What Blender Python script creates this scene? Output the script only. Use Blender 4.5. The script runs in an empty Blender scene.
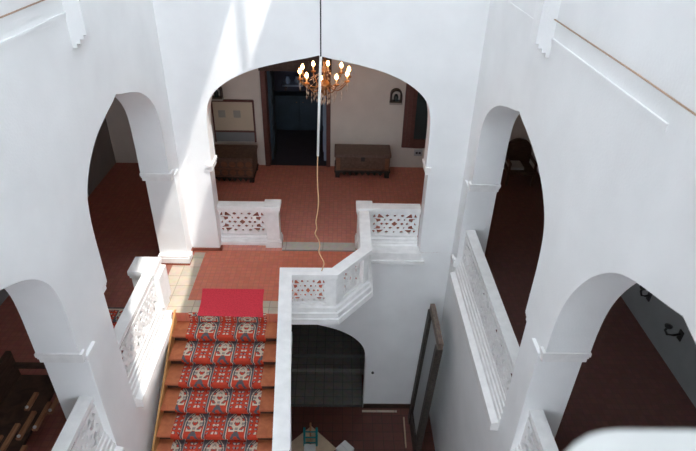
import bpy, bmesh, math, random
from mathutils import Vector, Matrix
from mathutils.geometry import tessellate_polygon

random.seed(7)
PI = math.pi
scn = bpy.context.scene
COL = scn.collection

# ------------------------------------------------------------------ materials
def _mat(name):
    m = bpy.data.materials.new(name); m.use_nodes = True
    nt = m.node_tree
    return m, nt, nt.nodes['Principled BSDF']

def plain(name, col, rough=0.6, var=0.12, scale=6.0, bump=0.0, bscale=60.0, metal=0.0, spec=0.3, coat=0.0):
    """colour broken up by object-space noise, optional fine bump"""
    m, nt, b = _mat(name)
    N, L = nt.nodes, nt.links
    tc = N.new('ShaderNodeTexCoord'); nz = N.new('ShaderNodeTexNoise')
    nz.inputs['Scale'].default_value = scale; nz.inputs['Detail'].default_value = 5
    L.new(tc.outputs['Object'], nz.inputs['Vector'])
    r = N.new('ShaderNodeValToRGB')
    r.color_ramp.elements[0].position = 0.3; r.color_ramp.elements[1].position = 0.7
    r.color_ramp.elements[0].color = tuple(c * (1 - var) for c in col) + (1,)
    r.color_ramp.elements[1].color = tuple(min(1, c * (1 + var * .6)) for c in col) + (1,)
    L.new(nz.outputs['Fac'], r.inputs['Fac']); L.new(r.outputs['Color'], b.inputs['Base Color'])
    b.inputs['Roughness'].default_value = rough; b.inputs['Metallic'].default_value = metal
    b.inputs['Specular IOR Level'].default_value = spec
    b.inputs['Coat Weight'].default_value = coat
    if bump:
        n2 = N.new('ShaderNodeTexNoise'); n2.inputs['Scale'].default_value = bscale
        L.new(tc.outputs['Object'], n2.inputs['Vector'])
        bp = N.new('ShaderNodeBump'); bp.inputs['Strength'].default_value = bump; bp.inputs['Distance'].default_value = .02
        L.new(n2.outputs['Fac'], bp.inputs['Height']); L.new(bp.outputs['Normal'], b.inputs['Normal'])
    return m

def tiles(name, c1, c2, cm, w, h, mortar=0.01, rough=0.5, offset=0.5, spec=0.3, var=0.3):
    m, nt, b = _mat(name)
    N, L = nt.nodes, nt.links
    tc = N.new('ShaderNodeTexCoord'); br = N.new('ShaderNodeTexBrick')
    L.new(tc.outputs['Object'], br.inputs['Vector'])
    br.inputs['Color1'].default_value = c1 + (1,); br.inputs['Color2'].default_value = c2 + (1,)
    br.inputs['Mortar'].default_value = cm + (1,)
    br.inputs['Scale'].default_value = 1.0; br.inputs['Brick Width'].default_value = w; br.inputs['Row Height'].default_value = h
    br.inputs['Mortar Size'].default_value = mortar; br.offset = offset
    nz = N.new('ShaderNodeTexNoise'); nz.inputs['Scale'].default_value = 9; nz.inputs['Detail'].default_value = 6
    L.new(tc.outputs['Object'], nz.inputs['Vector'])
    mx = N.new('ShaderNodeMix'); mx.data_type = 'RGBA'; mx.blend_type = 'MULTIPLY'
    mx.inputs['Factor'].default_value = var
    L.new(br.outputs['Color'], mx.inputs['A']); L.new(nz.outputs['Color'], mx.inputs['B'])
    L.new(mx.outputs['Result'], b.inputs['Base Color'])
    b.inputs['Roughness'].default_value = rough; b.inputs['Specular IOR Level'].default_value = spec
    return m

def wood(name, c1, c2, rough=0.5, scale=3.0, stretch=(1, 1, 12), spec=0.3):
    m, nt, b = _mat(name)
    N, L = nt.nodes, nt.links
    tc = N.new('ShaderNodeTexCoord'); mp = N.new('ShaderNodeMapping')
    mp.inputs['Scale'].default_value = stretch
    nz = N.new('ShaderNodeTexNoise'); nz.inputs['Scale'].default_value = scale; nz.inputs['Detail'].default_value = 6
    nz.inputs['Distortion'].default_value = .8
    L.new(tc.outputs['Object'], mp.inputs['Vector']); L.new(mp.outputs['Vector'], nz.inputs['Vector'])
    r = N.new('ShaderNodeValToRGB')
    r.color_ramp.elements[0].position = .35; r.color_ramp.elements[1].position = .68
    r.color_ramp.elements[0].color = c1 + (1,); r.color_ramp.elements[1].color = c2 + (1,)
    L.new(nz.outputs['Fac'], r.inputs['Fac']); L.new(r.outputs['Color'], b.inputs['Base Color'])
    b.inputs['Roughness'].default_value = rough; b.inputs['Specular IOR Level'].default_value = spec
    return m

def glow(name, col, strength):
    m, nt, b = _mat(name)
    b.inputs['Base Color'].default_value = col + (1,)
    b.inputs['Emission Color'].default_value = col + (1,); b.inputs['Emission Strength'].default_value = strength
    return m

M = {}
M['plaster'] = plain('white_plaster', (.87, .872, .868), .75, .05, 1.3, .12, 40)
M['stone'] = plain('white_painted_stone', (.86, .85, .835), .6, .07, 7, .10, 90)
M['greystone'] = plain('grey_post_stone', (.62, .62, .60), .7, .08, 7, .1, 90)  # post stone, greyer than the other balustrades
M['hallwall'] = plain('cream_plaster', (.66, .62, .56), .8, .06, 2, .08, 40)
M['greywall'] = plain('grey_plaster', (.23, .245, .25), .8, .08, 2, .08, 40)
M['floor'] = tiles('terracotta_tile', (.64, .185, .115), (.70, .215, .135), (.56, .18, .12), .10, .10, .006, .55, .0, .25, .35)
M['floorshade'] = tiles('shaded_red_tile', (.16, .075, .064), (.19, .088, .075), (.14, .075, .066), .10, .10, .006, .5, .0, .3, .35)  # same floor tile; the galleries' shade is put into this darker copy
M['marble'] = tiles('worn_cream_marble', (.66, .55, .42), (.52, .44, .34), (.40, .33, .26), .46, .30, .008, .45, .0, .4, .35)
M['greymarble'] = tiles('grey_marble', (.56, .52, .46), (.64, .58, .51), (.35, .32, .28), .78, .6, .008, .45, .0, .4, .4)
M['skirt'] = plain('brown_skirting_paint', (.30, .09, .055), .6, .15, 5)
M['tread'] = wood('orange_brown_tread_tile', (.42, .125, .055), (.54, .18, .075), .55, 2.5, (3, 3, 3))
M['riser'] = wood('shaded_riser_wood', (.045, .018, .012), (.07, .028, .018), .7, 4, (1, 6, 6))  # shade under the nosings is put into this dark wood
M['stringer'] = wood('golden_stringer_wood', (.40, .20, .07), (.52, .27, .10), .45, 4, (4, 1, 4))
M['redmat'] = plain('crimson_mat', (.72, .06, .085), .95, .15, 40, .5, 220, spec=.05)
M['darkwood'] = wood('dark_wood', (.045, .025, .018), (.085, .05, .034), .5, 3, (2, 2, 12))
M['brownwood'] = wood('brown_wood', (.16, .075, .045), (.24, .115, .065), .5, 3, (2, 2, 10))
M['redwood'] = wood('reddish_frame_wood', (.10, .042, .036), (.14, .06, .05), .5, 3, (2, 2, 10))
M['chestwood'] = wood('dark_chest_wood', (.085, .055, .042), (.15, .10, .075), .55, 5, (3, 3, 3))
M['chestlid'] = wood('chest_lid_wood', (.12, .085, .07), (.17, .12, .10), .5, 5, (8, 2, 2))
M['chestfoot'] = wood('black_chest_base_wood', (.02, .017, .016), (.04, .032, .03), .6, 5, (8, 2, 2))
M['slat'] = wood('worn_slat_wood', (.26, .11, .055), (.42, .21, .11), .5, 4, (6, 1, 6))
M['brass'] = plain('dull_gilt_brass', (.36, .21, .10), .45, .2, 12, metal=.85)
M['candle'] = plain('ivory_candle_sleeve', (.7, .58, .4), .5, .05)
M['bulb'] = glow('lit_flame_bulb', (1.0, .45, .16), 30)
M['board'] = plain('beige_board', (.58, .50, .38), .7, .04, 3)
M['greycard'] = plain('grey_card', (.36, .35, .31), .7, .05, 6)
M['frameblack'] = wood('weathered_dark_frame', (.03, .026, .022), (.075, .06, .05), .6, 4, (4, 4, 8))
M['frametop'] = wood('worn_brown_frame_edge', (.14, .105, .085), (.24, .185, .15), .6, 4, (6, 4, 4))
M['pane'] = plain('pale_grey_panel', (.36, .385, .385), .5, .05, 2)
M['teal'] = plain('teal_paint', (.015, .22, .23), .45, .15, 9)
M['cardboard'] = plain('tan_cardboard', (.47, .36, .25), .85, .1, 8)
M['whitebox'] = plain('pale_box_card', (.62, .63, .62), .7, .05, 8)
M['iron'] = plain('dark_iron', (.04, .04, .042), .5, .15, 15, metal=.4)
M['bluedoor'] = plain('dark_blue_paint', (.035, .06, .085), .5, .2, 3)
M['bluepale'] = plain('pale_blue_paint', (.24, .33, .44), .5, .1, 3)
M['darkroom'] = plain('dim_room_plaster', (.05, .055, .08), .8, .1, 3)  # the unlit room's darkness is put into this colour
M['wire'] = plain('brown_wire', (.42, .27, .18), .6, .08, 9)
M['cordwhite'] = plain('white_cord_sleeve', (.75, .73, .69), .6, .05, 9)
M['cordtan'] = plain('tan_cord', (.62, .37, .20), .6, .08, 9)
M['skybar'] = plain('white_steel_bar', (.75, .76, .76), .5, .05, 4)
M['cushion'] = plain('grey_cushion_fabric', (.34, .34, .33), .9, .08, 20)
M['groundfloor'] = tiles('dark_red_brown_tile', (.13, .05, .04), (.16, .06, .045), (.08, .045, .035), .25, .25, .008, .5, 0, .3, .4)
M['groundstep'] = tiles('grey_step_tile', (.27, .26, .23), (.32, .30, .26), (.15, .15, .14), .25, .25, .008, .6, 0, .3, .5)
M['shadepane'] = plain('dark_teal_glass', (.03, .055, .06), .15, .1, 3, spec=.6)
M['outlet'] = plain('grey_outlet_plastic', (.40, .42, .43), .4, .04)

m, nt, b = _mat('translucent_roof_glazing')          # milky skylight sheet
nt.nodes.remove(b)
tr = nt.nodes.new('ShaderNodeBsdfTranslucent'); tr.inputs['Color'].default_value = (.84, .86, .87, 1)
df = nt.nodes.new('ShaderNodeBsdfDiffuse'); df.inputs['Color'].default_value = (.8, .82, .83, 1)
mxs = nt.nodes.new('ShaderNodeMixShader'); mxs.inputs[0].default_value = .25
out = [n for n in nt.nodes if n.type == 'OUTPUT_MATERIAL'][0]
nt.links.new(tr.outputs[0], mxs.inputs[1]); nt.links.new(df.outputs[0], mxs.inputs[2]); nt.links.new(mxs.outputs[0], out.inputs['Surface'])
M['glazing'] = m

m, nt, b = _mat('woven_carpet_pattern')              # weave colours live on the mesh
at = nt.nodes.new('ShaderNodeVertexColor'); at.layer_name = 'weave'
nz = nt.nodes.new('ShaderNodeTexNoise'); nz.inputs['Scale'].default_value = 90
mx = nt.nodes.new('ShaderNodeMix'); mx.data_type = 'RGBA'; mx.blend_type = 'MULTIPLY'; mx.inputs['Factor'].default_value = .35
nt.links.new(at.outputs['Color'], mx.inputs['A']); nt.links.new(nz.outputs['Color'], mx.inputs['B'])
nt.links.new(mx.outputs['Result'], b.inputs['Base Color'])
b.inputs['Roughness'].default_value = .95; b.inputs['Specular IOR Level'].default_value = .05
M['carpet'] = m

m, nt, b = _mat('cut_crystal')
b.inputs['Base Color'].default_value = (.95, .85, .72, 1); b.inputs['Roughness'].default_value = .12
b.inputs['Transmission Weight'].default_value = .5; b.inputs['IOR'].default_value = 1.5
M['crystal'] = m

# ------------------------------------------------------------------ mesh builder
class MB:
    def __init__(s):
        s.v = []; s.f = []; s.mi = []; s.smooth = []
    def add(s, vs, fs, mi=0, smooth=False):
        o = len(s.v); s.v += [tuple(p) for p in vs]
        for f in fs:
            s.f.append([i + o for i in f]); s.mi.append(mi); s.smooth.append(smooth)
        return s
    def box(s, x0, x1, y0, y1, z0, z1, mi=0, M4=None):
        vs = [Vector((x, y, z)) for x in (x0, x1) for y in (y0, y1) for z in (z0, z1)]
        if M4: vs = [M4 @ p for p in vs]
        return s.add(vs, [(0, 1, 3, 2), (4, 6, 7, 5), (0, 4, 5, 1), (2, 3, 7, 6), (0, 2, 6, 4), (1, 5, 7, 3)], mi)
    def slab(s, outer, holes, fn, t0, t1, mi=0, side_mi=None):
        """polygon with holes in 2-D, fn(u, v, t) -> 3-D, extruded from t0 to t1"""
        if side_mi is None: side_mi = mi
        loops = [outer] + list(holes)
        tess = tessellate_polygon([[Vector((p[0], p[1], 0)) for p in l] for l in loops])
        flat = [p for l in loops for p in l]; n = len(flat)
        vs = [fn(p[0], p[1], t0) for p in flat] + [fn(p[0], p[1], t1) for p in flat]
        fs = []
        for t in tess:
            fs.append(tuple(t)); fs.append(tuple(i + n for i in reversed(t)))
        s.add(vs, fs, mi)
        o = 0
        vs2, fs2 = vs, []
        for l in loops:
            k = len(l)
            for i in range(k):
                a, b_ = o + i, o + (i + 1) % k
                fs2.append((a, b_, b_ + n, a + n))
            o += k
        return s.add(vs2, fs2, side_mi)
    def tube(s, pts, r, n=8, mi=0, cap=True):
        pts = [Vector(p) for p in pts]; rs = r if isinstance(r, (list, tuple)) else [r] * len(pts)
        vs, fs = [], []
        up = Vector((0, 0, 1))
        for i, p in enumerate(pts):
            d = (pts[min(i + 1, len(pts) - 1)] - pts[max(i - 1, 0)])
            d = d.normalized() if d.length > 1e-9 else up
            a = d.cross(Vector((1, 0, 0)) if abs(d.x) < .9 else Vector((0, 1, 0))).normalized(); c = d.cross(a)
            for k in range(n):
                t = 2 * PI * k / n
                vs.append(p + (a * math.cos(t) + c * math.sin(t)) * rs[i])
        for i in range(len(pts) - 1):
            for k in range(n):
                fs.append((i * n + k, i * n + (k + 1) % n, (i + 1) * n + (k + 1) % n, (i + 1) * n + k))
        s.add(vs, fs, mi, True)
        if cap:
            s.add(vs[:n], [tuple(range(n))], mi); s.add(vs[-n:], [tuple(range(n))], mi)
        return s
    def lathe(s, prof, c=(0, 0, 0), n=16, mi=0):
        vs, fs = [], []
        for r, z in prof:
            for k in range(n):
                t = 2 * PI * k / n
                vs.append((c[0] + r * math.cos(t), c[1] + r * math.sin(t), c[2] + z))
        for i in range(len(prof) - 1):
            for k in range(n):
                fs.append((i * n + k, i * n + (k + 1) % n, (i + 1) * n + (k + 1) % n, (i + 1) * n + k))
        return s.add(vs, fs, mi, True)
    def sweep(s, path, prof, mi=0):
        """path: 2-D polyline; prof: closed loop of (offset to the right of travel, z); mitred corners"""
        P = [Vector(p) for p in path]; n = len(prof)
        vs = []
        for i, p in enumerate(P):
            d0 = (P[i] - P[i - 1]).normalized() if i > 0 else None
            d1 = (P[i + 1] - P[i]).normalized() if i < len(P) - 1 else None
            if d0 is None: d0 = d1
            if d1 is None: d1 = d0
            r0 = Vector((d0.y, -d0.x)); r1 = Vector((d1.y, -d1.x))
            mtr = (r0 + r1); mtr = mtr / max(1e-6, mtr.dot(r0))
            for o, z in prof:
                q = p + mtr * o; vs.append((q.x, q.y, z))
        fs = []
        for i in range(len(P) - 1):
            for k in range(n):
                fs.append((i * n + k, i * n + (k + 1) % n, (i + 1) * n + (k + 1) % n, (i + 1) * n + k))
        fs.append(tuple(range(n))); fs.append(tuple(range((len(P) - 1) * n, len(P) * n)))
        return s.add(vs, fs, mi)
    def build(s, name, mats, parent=None, bevel=0.0, weld=True, origin=None):
        if not isinstance(mats, (list, tuple)): mats = [mats]
        me = bpy.data.meshes.new(name)
        off = Vector(origin) if origin else Vector((0, 0, 0))
        me.from_pydata([tuple(Vector(p) - off) for p in s.v], [], s.f)
        for mt in mats: me.materials.append(M[mt] if isinstance(mt, str) else mt)
        for p, i, sm in zip(me.polygons, s.mi, s.smooth):
            p.material_index = i; p.use_smooth = sm
        if weld:
            bm = bmesh.new(); bm.from_mesh(me)
            bmesh.ops.remove_doubles(bm, verts=bm.verts, dist=1e-5)
            bmesh.ops.recalc_face_normals(bm, faces=bm.faces)
            bm.to_mesh(me); bm.free()
        o = bpy.data.objects.new(name, me); COL.objects.link(o)
        o.location = off
        if parent:
            o.parent = parent
            o.matrix_parent_inverse = Matrix.Translation(parent.location).inverted() if parent.type != 'EMPTY' or True else Matrix()
        if bevel:
            bv = o.modifiers.new('soft_edges', 'BEVEL'); bv.width = bevel; bv.segments = 2; bv.limit_method = 'ANGLE'
            bv.angle_limit = math.radians(50)
        return o

def tag(o, label, cat, group=None):
    o['label'] = label; o['category'] = cat
    if group: o['group'] = group
    return o
def thing(name, label, cat, loc=(0, 0, 0), group=None):
    o = bpy.data.objects.new(name, None); COL.objects.link(o); o.location = loc; o.empty_display_size = .1
    return tag(o, label, cat, group)
def struct(o):
    o['kind'] = 'structure'; return o
def dup(root, loc, label=None):
    r = root.copy(); COL.objects.link(r); r.location = loc
    if label: r['label'] = label
    for ch in list(root.children):
        c = ch.copy(); COL.objects.link(c); c.parent = r
        for g in list(ch.children):
            d = g.copy(); COL.objects.link(d); d.parent = c
    return r

# ------------------------------------------------------------------ dimensions (metres)
XW = 2.73            # faces of the light well
TH = .52             # wall thickness
YF = -8.66           # face of the near wall
GX = 5.75            # outer walls of the side galleries
YH = 4.05            # far wall of the back hall
ZG = -4.94           # ground floor
ZU = 5.05            # upper floor
ZR = 12.0            # roof
ZS = 22.0            # skylight of an unseen lantern, set high to even the light

ARCH = [(0, 4.08), (.10, 4.03), (.3, 3.95), (.5, 3.85), (.62, 3.765), (.75, 3.64), (.85, 3.50), (.92, 3.36), (.965, 3.20), (.99, 2.98), (1, 2.7)]
def smooth(pr, k=3):
    o = []
    for i in range(len(pr) - 1):
        p0, p1, p2, p3 = pr[max(i - 1, 0)], pr[i], pr[i + 1], pr[min(i + 2, len(pr) - 1)]
        for j in range(k):
            t = j / k
            o.append(tuple(.5 * (2 * b + (c - a) * t + (2 * a - 5 * b + 4 * c - d) * t * t + (-a + 3 * b - 3 * c + d) * t ** 3) for a, b, c, d in zip(p0, p1, p2, p3)))
    return o + [pr[-1]]
ARCH2R = [(0, 4.08), (.1, 4.03), (.38, 3.90), (.52, 3.80), (.644, 3.65), (.77, 3.43), (.883, 3.13), (.95, 2.86), (.985, 2.6), (1, 2.3)]
ARCH2L = [(0, 3.6), (.3, 3.52), (.54, 3.39), (.703, 3.27), (.82, 3.14), (.909, 2.98), (.96, 2.82), (.99, 2.6), (1, 2.3)]
def arch_loop(c, hw, hj, zb, zi, dz=0.0, prof=None):
    """closed outline of an ogee-headed opening: jambs half-width hj up to zi, arch half-width hw above"""
    up = [(c + hj, zb), (c + hj, zi), (c + hw, zi)]
    prof = smooth(prof or ARCH)
    head = [(c + hw * u, z + dz) for u, z in reversed(prof)]
    left = [(c - hw * u, z + dz) for u, z in prof[1:]]
    return up + head + left + [(c - hw, zi), (c - hj, zi), (c - hj, zb)]

# side arches: (side, order) -> centre, half-width at the impost, half-width of the jambs, head profile
AR = {(-1, 1): (-2.13, 1.53, 1.69, ARCH, 2.08), (-1, 2): (-6.35, 1.65, 1.72, ARCH2L, 1.78), (1, 1): (-2.38, 1.71, 1.82, [(u, z - .05) for u, z in ARCH], 2.0), (1, 2): (-6.50, 1.63, 1.72, ARCH2R, 2.05)}
# ------------------------------------------------------------------ walls round the well
bc = -.06; TB = .36
wb = MB()
wb.slab([(-XW - TH, ZG), (XW + TH, ZG), (XW + TH, ZR), (-XW - TH, ZR)],
        [arch_loop(bc, 2.045, 2.10, -.02, 2.0), arch_loop(-.45, 1.48, 1.48, ZG + .001, -4.0, -6.06)],
        lambda u, v, t: (u, t, v), 0, TB)
wall_back = struct(wb.build('wall_back', 'plaster'))
def side_wall(name, sx):
    w = MB()
    w.slab([(YF, ZG), (0, ZG), (0, ZR), (YF, ZR)],
           [arch_loop(AR[sx, n][0], AR[sx, n][1], AR[sx, n][2], -.02, AR[sx, n][4], 0, AR[sx, n][3]) for n in (1, 2)],
           lambda u, v, t: (sx * (XW + t), u, v), 0, TH)
    return struct(w.build(name, 'plaster'))
wall_left = side_wall('wall_left', -1)
wall_right = side_wall('wall_right', 1)
wf = MB()
wf.slab([(-XW - TH, ZG), (XW + TH, ZG), (XW + TH, ZR), (-XW - TH, ZR)],
        [arch_loop(0, 2.0, 2.06, ZU - .02, ZU + 2.0, ZU), arch_loop(0, 2.0, 2.06, -.02, 2.0), arch_loop(0, 2.0, 2.06, ZG + .001, ZG + 2.0, ZG)], lambda u, v, t: (u, t, v), YF - TH, YF)  # lower two arches are added to pass frontal fill light
wall_front = struct(wf.build('wall_front', 'plaster'))

# imposts and pilasters on every jamb of the side walls
def impost_prof(mb, x0, x1, y0, y1, z):
    mb.box(x0 + .02, x1 - .02, y0 + .02, y1 - .02, z - .15, z - .085)
    mb.box(x0 + .01, x1 - .01, y0 + .01, y1 - .01, z - .085, z - .05)
    mb.box(x0, x1, y0, y1, z - .05, z + .004)
for sx, w in ((-1, wall_left), (1, wall_right)):
    for n_ in (1, 2):
        c, HI, HJ, _, ZI = AR[sx, n_]
        for sy in (1, -1):
            jy = c + sy * HJ
            xa, xb = sorted((sx * (XW - .035), sx * (XW + TH + .01)))
            ya, yb = sorted((c + sy * (HI - .02), jy + sy * .26))
            ya2, yb2 = sorted((c + sy * (HI - .02), jy + sy * .01))
            if sy < 0: xa, xb = sorted((sx * (XW + .012), sx * (XW + TH + .01)))
            p = MB(); impost_prof(p, xa, xb, ya2, yb2, ZI + .005)
            struct(p.build('impost', 'stone', w))
            if sy < 0: continue
            q = MB()
            x1_, x2_ = sorted((sx * (XW - .03), sx * (XW + .01)))
            y1_, y2_ = sorted((jy - sy * .0, jy + sy * .24))
            q.box(x1_, x2_, y1_, y2_, -.1, ZI - .14)
            x1_, x2_ = sorted((sx * (XW - .045), sx * (XW + .01)))
            q.box(x1_, x2_, y1_ - .01, y2_ + .005, ZI - .14, ZI - .09)
            struct(q.build('pilaster', 'plaster', w, bevel=.008))
for sx in (-1, 1):
    p = MB(); x0, x1 = sorted((bc + sx * 2.02, bc + sx * 2.14))
    impost_prof(p, x0, x1, -.05, TB + .02, 2.005)
    struct(p.build('impost', 'stone', wall_back))
# plinth block of the far jamb on each side and brown skirting
for sx, w in ((-1, wall_left), (1, wall_right)):
    x0, x1 = sorted((sx * (XW - .085), sx * (XW + TH + .03)))
    p = MB(); p.box(x0, x1, -.555, -.44, .05, .17); p.box(x0 + .015, x1 - .015, -.545, -.44, .17, .22)
    p.box(*sorted((sx * (XW - .085), sx * XW)), -.5, -.28, .05, .17)
    struct(p.build('plinth', 'stone', w, bevel=.008))
p = MB(); p.box(-3.26, -XW + .08, -.55, -.47, .0, .05); p.box(-XW - .01, -XW + .075, -.5, -.27, 0, .05)
p.box(-XW - .01, -XW + .03, -.3, .0, 0, .06); p.box(-XW, -2.13, -.03, .01, 0, .06)
p.box(-2.15, -2.11, -.03, .1, 0, .06)
struct(p.build('baseboard_back', 'skirt'))
p = MB(); p.box(.87, 2.08, -.07, .22, -.16, .03); p.box(.87, 2.16, -.10, .05, -.24, -.15); struct(p.build('trim_3', 'stone', bevel=.01))
p = MB(); p.box(1.03, XW, -.03, .01, ZG, ZG + .14)
struct(p.build('baseboard_ground', 'darkwood'))

# ------------------------------------------------------------------ outer shell, floors, ceilings
door_loop = [(-1.56, -.01), (-.02, -.01), (-.02, 2.62), (-1.56, 2.62)]
p = MB(); p.slab([(-GX - .3, ZG), (GX + .3, ZG), (GX + .3, ZR), (-GX - .3, ZR)], [door_loop], lambda u, v, t: (u, t, v), YH, YH + .3)
struct(p.build('wall_hall', 'hallwall'))
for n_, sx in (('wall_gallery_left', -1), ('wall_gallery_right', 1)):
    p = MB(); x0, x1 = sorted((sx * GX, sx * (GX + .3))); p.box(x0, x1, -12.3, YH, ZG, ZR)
    struct(p.build(n_, 'greywall'))  # grey lowered so the galleries' shade sits in the wall colour
p = MB(); p.slab([(-GX - .3, ZG), (GX + .3, ZG), (GX + .3, ZR), (-GX - .3, ZR)], [[(c - .95, ZU + 1.2), (c + .95, ZU + 1.2), (c + .95, ZU + 3.4), (c - .95, ZU + 3.4)] for c in (-2.3, 0, 2.3)] + [[(c - 1.2, .6), (c + 1.2, .6), (c + 1.2, 3.9), (c - 1.2, 3.9)] for c in (-1.6, 1.6)] + [[(-1.2, ZG + .01), (.1, ZG + .01), (.1, ZG + 2.2), (-1.2, ZG + 2.2)]], lambda u, v, t: (u, t, v), -12.6, -12.3)  # unseen windows and door, added to let in frontal fill light
struct(p.build('wall_street', 'plaster'))

def ring(z0, z1, hole):
    r = MB(); r.slab([(-GX, -12.3), (GX, -12.3), (GX, YH), (-GX, YH)], [hole], lambda u, v, t: (u, v, t), z0, z1)
    return r
well = [(-XW - .01, YF - .01), (XW + .01, YF - .01), (XW + .01, .01), (-XW - .01, .01)]
struct(ring(-.3, 0, well).build('floor', 'floorshade'))
M['floorhalfshade'] = tiles('half_shaded_red_tile', (.34, .12, .09), (.40, .145, .11), (.29, .11, .09), .10, .10, .006, .5, .0, .3, .35)  # half-dark copy of the tile, with the light's falloff in its colour
M['floorlit'] = tiles('lit_red_tile', (.66, .25, .19), (.74, .29, .22), (.56, .23, .18), .10, .10, .006, .5, .0, .3, .35)  # brighter copy of the tile, for the better lit hall
p = MB(); p.box(-3.25, 3.25, .0, YH, 0, .003); struct(p.build('floor_hall', 'floorlit'))
p = MB(); p.box(-GX, -3.25, -9.2, YH, 0, .003); p.box(-3.25, -XW + .01, AR[-1, 1][0] - 1.6, -.5, 0, .003); struct(p.build('floor_gallery', 'floorhalfshade'))
struct(ring(ZU - .3, ZU, well).build('floor_upper', 'plaster'))
struct(ring(ZR, ZR + .3, [(-XW, YF), (XW, YF), (XW, 0), (-XW, 0)]).build('ceiling', 'plaster'))
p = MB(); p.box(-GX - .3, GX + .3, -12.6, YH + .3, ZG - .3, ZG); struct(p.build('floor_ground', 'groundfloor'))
# raised tiled floor behind the ground arch
p = MB()
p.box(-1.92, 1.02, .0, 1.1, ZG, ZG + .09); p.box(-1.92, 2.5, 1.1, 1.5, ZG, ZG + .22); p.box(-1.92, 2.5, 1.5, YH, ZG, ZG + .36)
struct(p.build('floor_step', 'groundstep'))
p = MB(); p.box(1.0, 1.9, -.16, -.10, ZG, ZG + .012); struct(p.build('trim_ground', 'marble'))

# landing slab
p = MB()
p.slab([(-XW, -1.97), (-.66, -1.97), (.26, -1.97), (.86, -1.25), (.86, 0), (-XW, 0)], [], lambda u, v, t: (u, v, t), -.2, 0)
landing = struct(p.build('floor_landing', 'floor'))
# marble bands let into the floor
p = MB(); p.box(-3.0, -2.44, -1.62, -.56, 0, .006); p.box(-2.66, -2.44, -.56, -.1, 0, .006); p.box(-2.76, -.66, -1.96, -1.62, 0, .006)
struct(p.build('trim_1', 'marble'))
p = MB(); p.box(-.86, .70, .0, .30, 0, .03); struct(p.build('trim_2', 'greymarble', bevel=.006))

# room beyond the hall door
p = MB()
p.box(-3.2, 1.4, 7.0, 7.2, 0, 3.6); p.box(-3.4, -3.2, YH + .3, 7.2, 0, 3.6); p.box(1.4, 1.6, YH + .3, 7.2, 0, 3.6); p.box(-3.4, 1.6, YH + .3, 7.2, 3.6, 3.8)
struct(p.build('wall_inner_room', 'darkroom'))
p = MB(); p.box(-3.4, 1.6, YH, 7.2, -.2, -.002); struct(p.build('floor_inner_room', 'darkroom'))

# ------------------------------------------------------------------ skylight
p = MB(); p.add([(-XW, YF, ZS), (XW, YF, ZS), (XW, 0, ZS), (-XW, 0, ZS)], [(0, 1, 2, 3)])
sky_sheet = struct(p.build('skylight', 'glazing'))
p = MB()
for k in range(1, 6):
    x = -XW + k * 2 * XW / 6
    p.box(x - .02, x + .02, YF, 0, ZS - .06, ZS)
p.box(-XW, XW, YF + 4.3, YF + 4.36, ZS - .08, ZS)
struct(p.build('glazing_bar', 'skybar', sky_sheet))
slot = [(.59, -1.1), (1.22, -1.1), (1.27, -2.6), (1.5, -3.4), (1.6, -4.2), (1.62, -6.85), (1.48, -6.62), (1.25, -6.28), (1.0, -5.92), (.82, -5.58), (.70, -5.1), (.62, -4.6), (.59, -4.2)]
slit = [(.50, -6.46), (.54, -6.46), (.75, -6.33), (.72, -6.30)]
# unseen lantern shaped for the light; its right gap throws the sun patches
def to_wall(a, b_):
    z = 9.8 + (XW - a) / .42; return (b_ - .30 * (z - 9.8), z)
gap_ = [to_wall(a, b_) for a, b_ in slot]; slit_ = [to_wall(a, b_) for a, b_ in slit]
p = MB(); p.slab([(YF, ZR), (0, ZR), (0, ZS), (YF, ZS)], [gap_, slit_], lambda u, v, t: (XW + t, u, v), 0, .02)
struct(p.build('unseen_lantern_right', 'plaster'))
p = MB(); p.box(-XW - .02, -XW, YF, 0, ZR, ZS); struct(p.build('unseen_lantern_left', 'plaster'))
p = MB(); p.box(-XW, XW, 0, .02, ZR, ZS); p.box(-XW, XW, YF - .02, YF, ZR, ZS); struct(p.build('unseen_lantern_end', 'plaster'))
yb_ = to_wall(.9, -1.6)[0]
p = MB(); p.box(XW - .01, XW + .03, yb_ - .04, yb_ + .04, 12.9, 15.2); struct(p.build('lantern_bar', 'skybar'))

# ------------------------------------------------------------------ balustrades
def dia(u, v, a, b_): return [(u - a, v), (u, v - b_), (u + a, v), (u, v + b_)]
def tri(u, v, a, b_, s, q):   # a three-cornered piercing
    return [(u - a, v - q * b_), (u + a, v - q * b_), (u + s * a * .6, v + q * b_)]
def unit_holes():
    """pierced pattern of one panel, u and v in 0..1"""
    H = []
    for q, v in ((1, .87), (-1, .13)):
        for s in (1, -1):
            H.append(tri(.5 - s * .455, v, .026, .055, s, q))
            H.append(tri(.5 - s * .31, v, .058, .075, -s, q))
            H.append(dia(.5 - s * .165, v + q * .01, .036, .045))
        H.append(dia(.5, v + q * .01, .022, .03))
    for v in (.685, .315):
        q = 1 if v > .5 else -1
        for s in (1, -1):
            H.append([(.5 - s * .46, v + q * .045), (.5 - s * .33, v + q * .035), (.5 - s * .33, v - q * .045), (.5 - s * .385, v - q * .085), (.5 - s * .40, v)])
            H.append(dia(.5 - s * .215, v, .018, .032)); H.append(dia(.5 - s * .085, v, .034, .045))
    H.append(dia(.5, .5, .052, .085))
    for s in (1, -1):
        H.append(dia(.5 - s * .165, .5, .036, .045)); H.append(dia(.5 - s * .28, .5, .03, .045)); H.append(tri(.5 - s * .455, .5, .022, .045, s, 1))
    return H
UH = unit_holes()
def grow(h, k=1.38):
    cu = sum(p[0] for p in h) / len(h); cv = sum(p[1] for p in h) / len(h)
    return [(min(.992, max(.008, cu + (p[0] - cu) * k)), min(.985, max(.015, cv + (p[1] - cv) * k))) for p in h]
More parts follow.
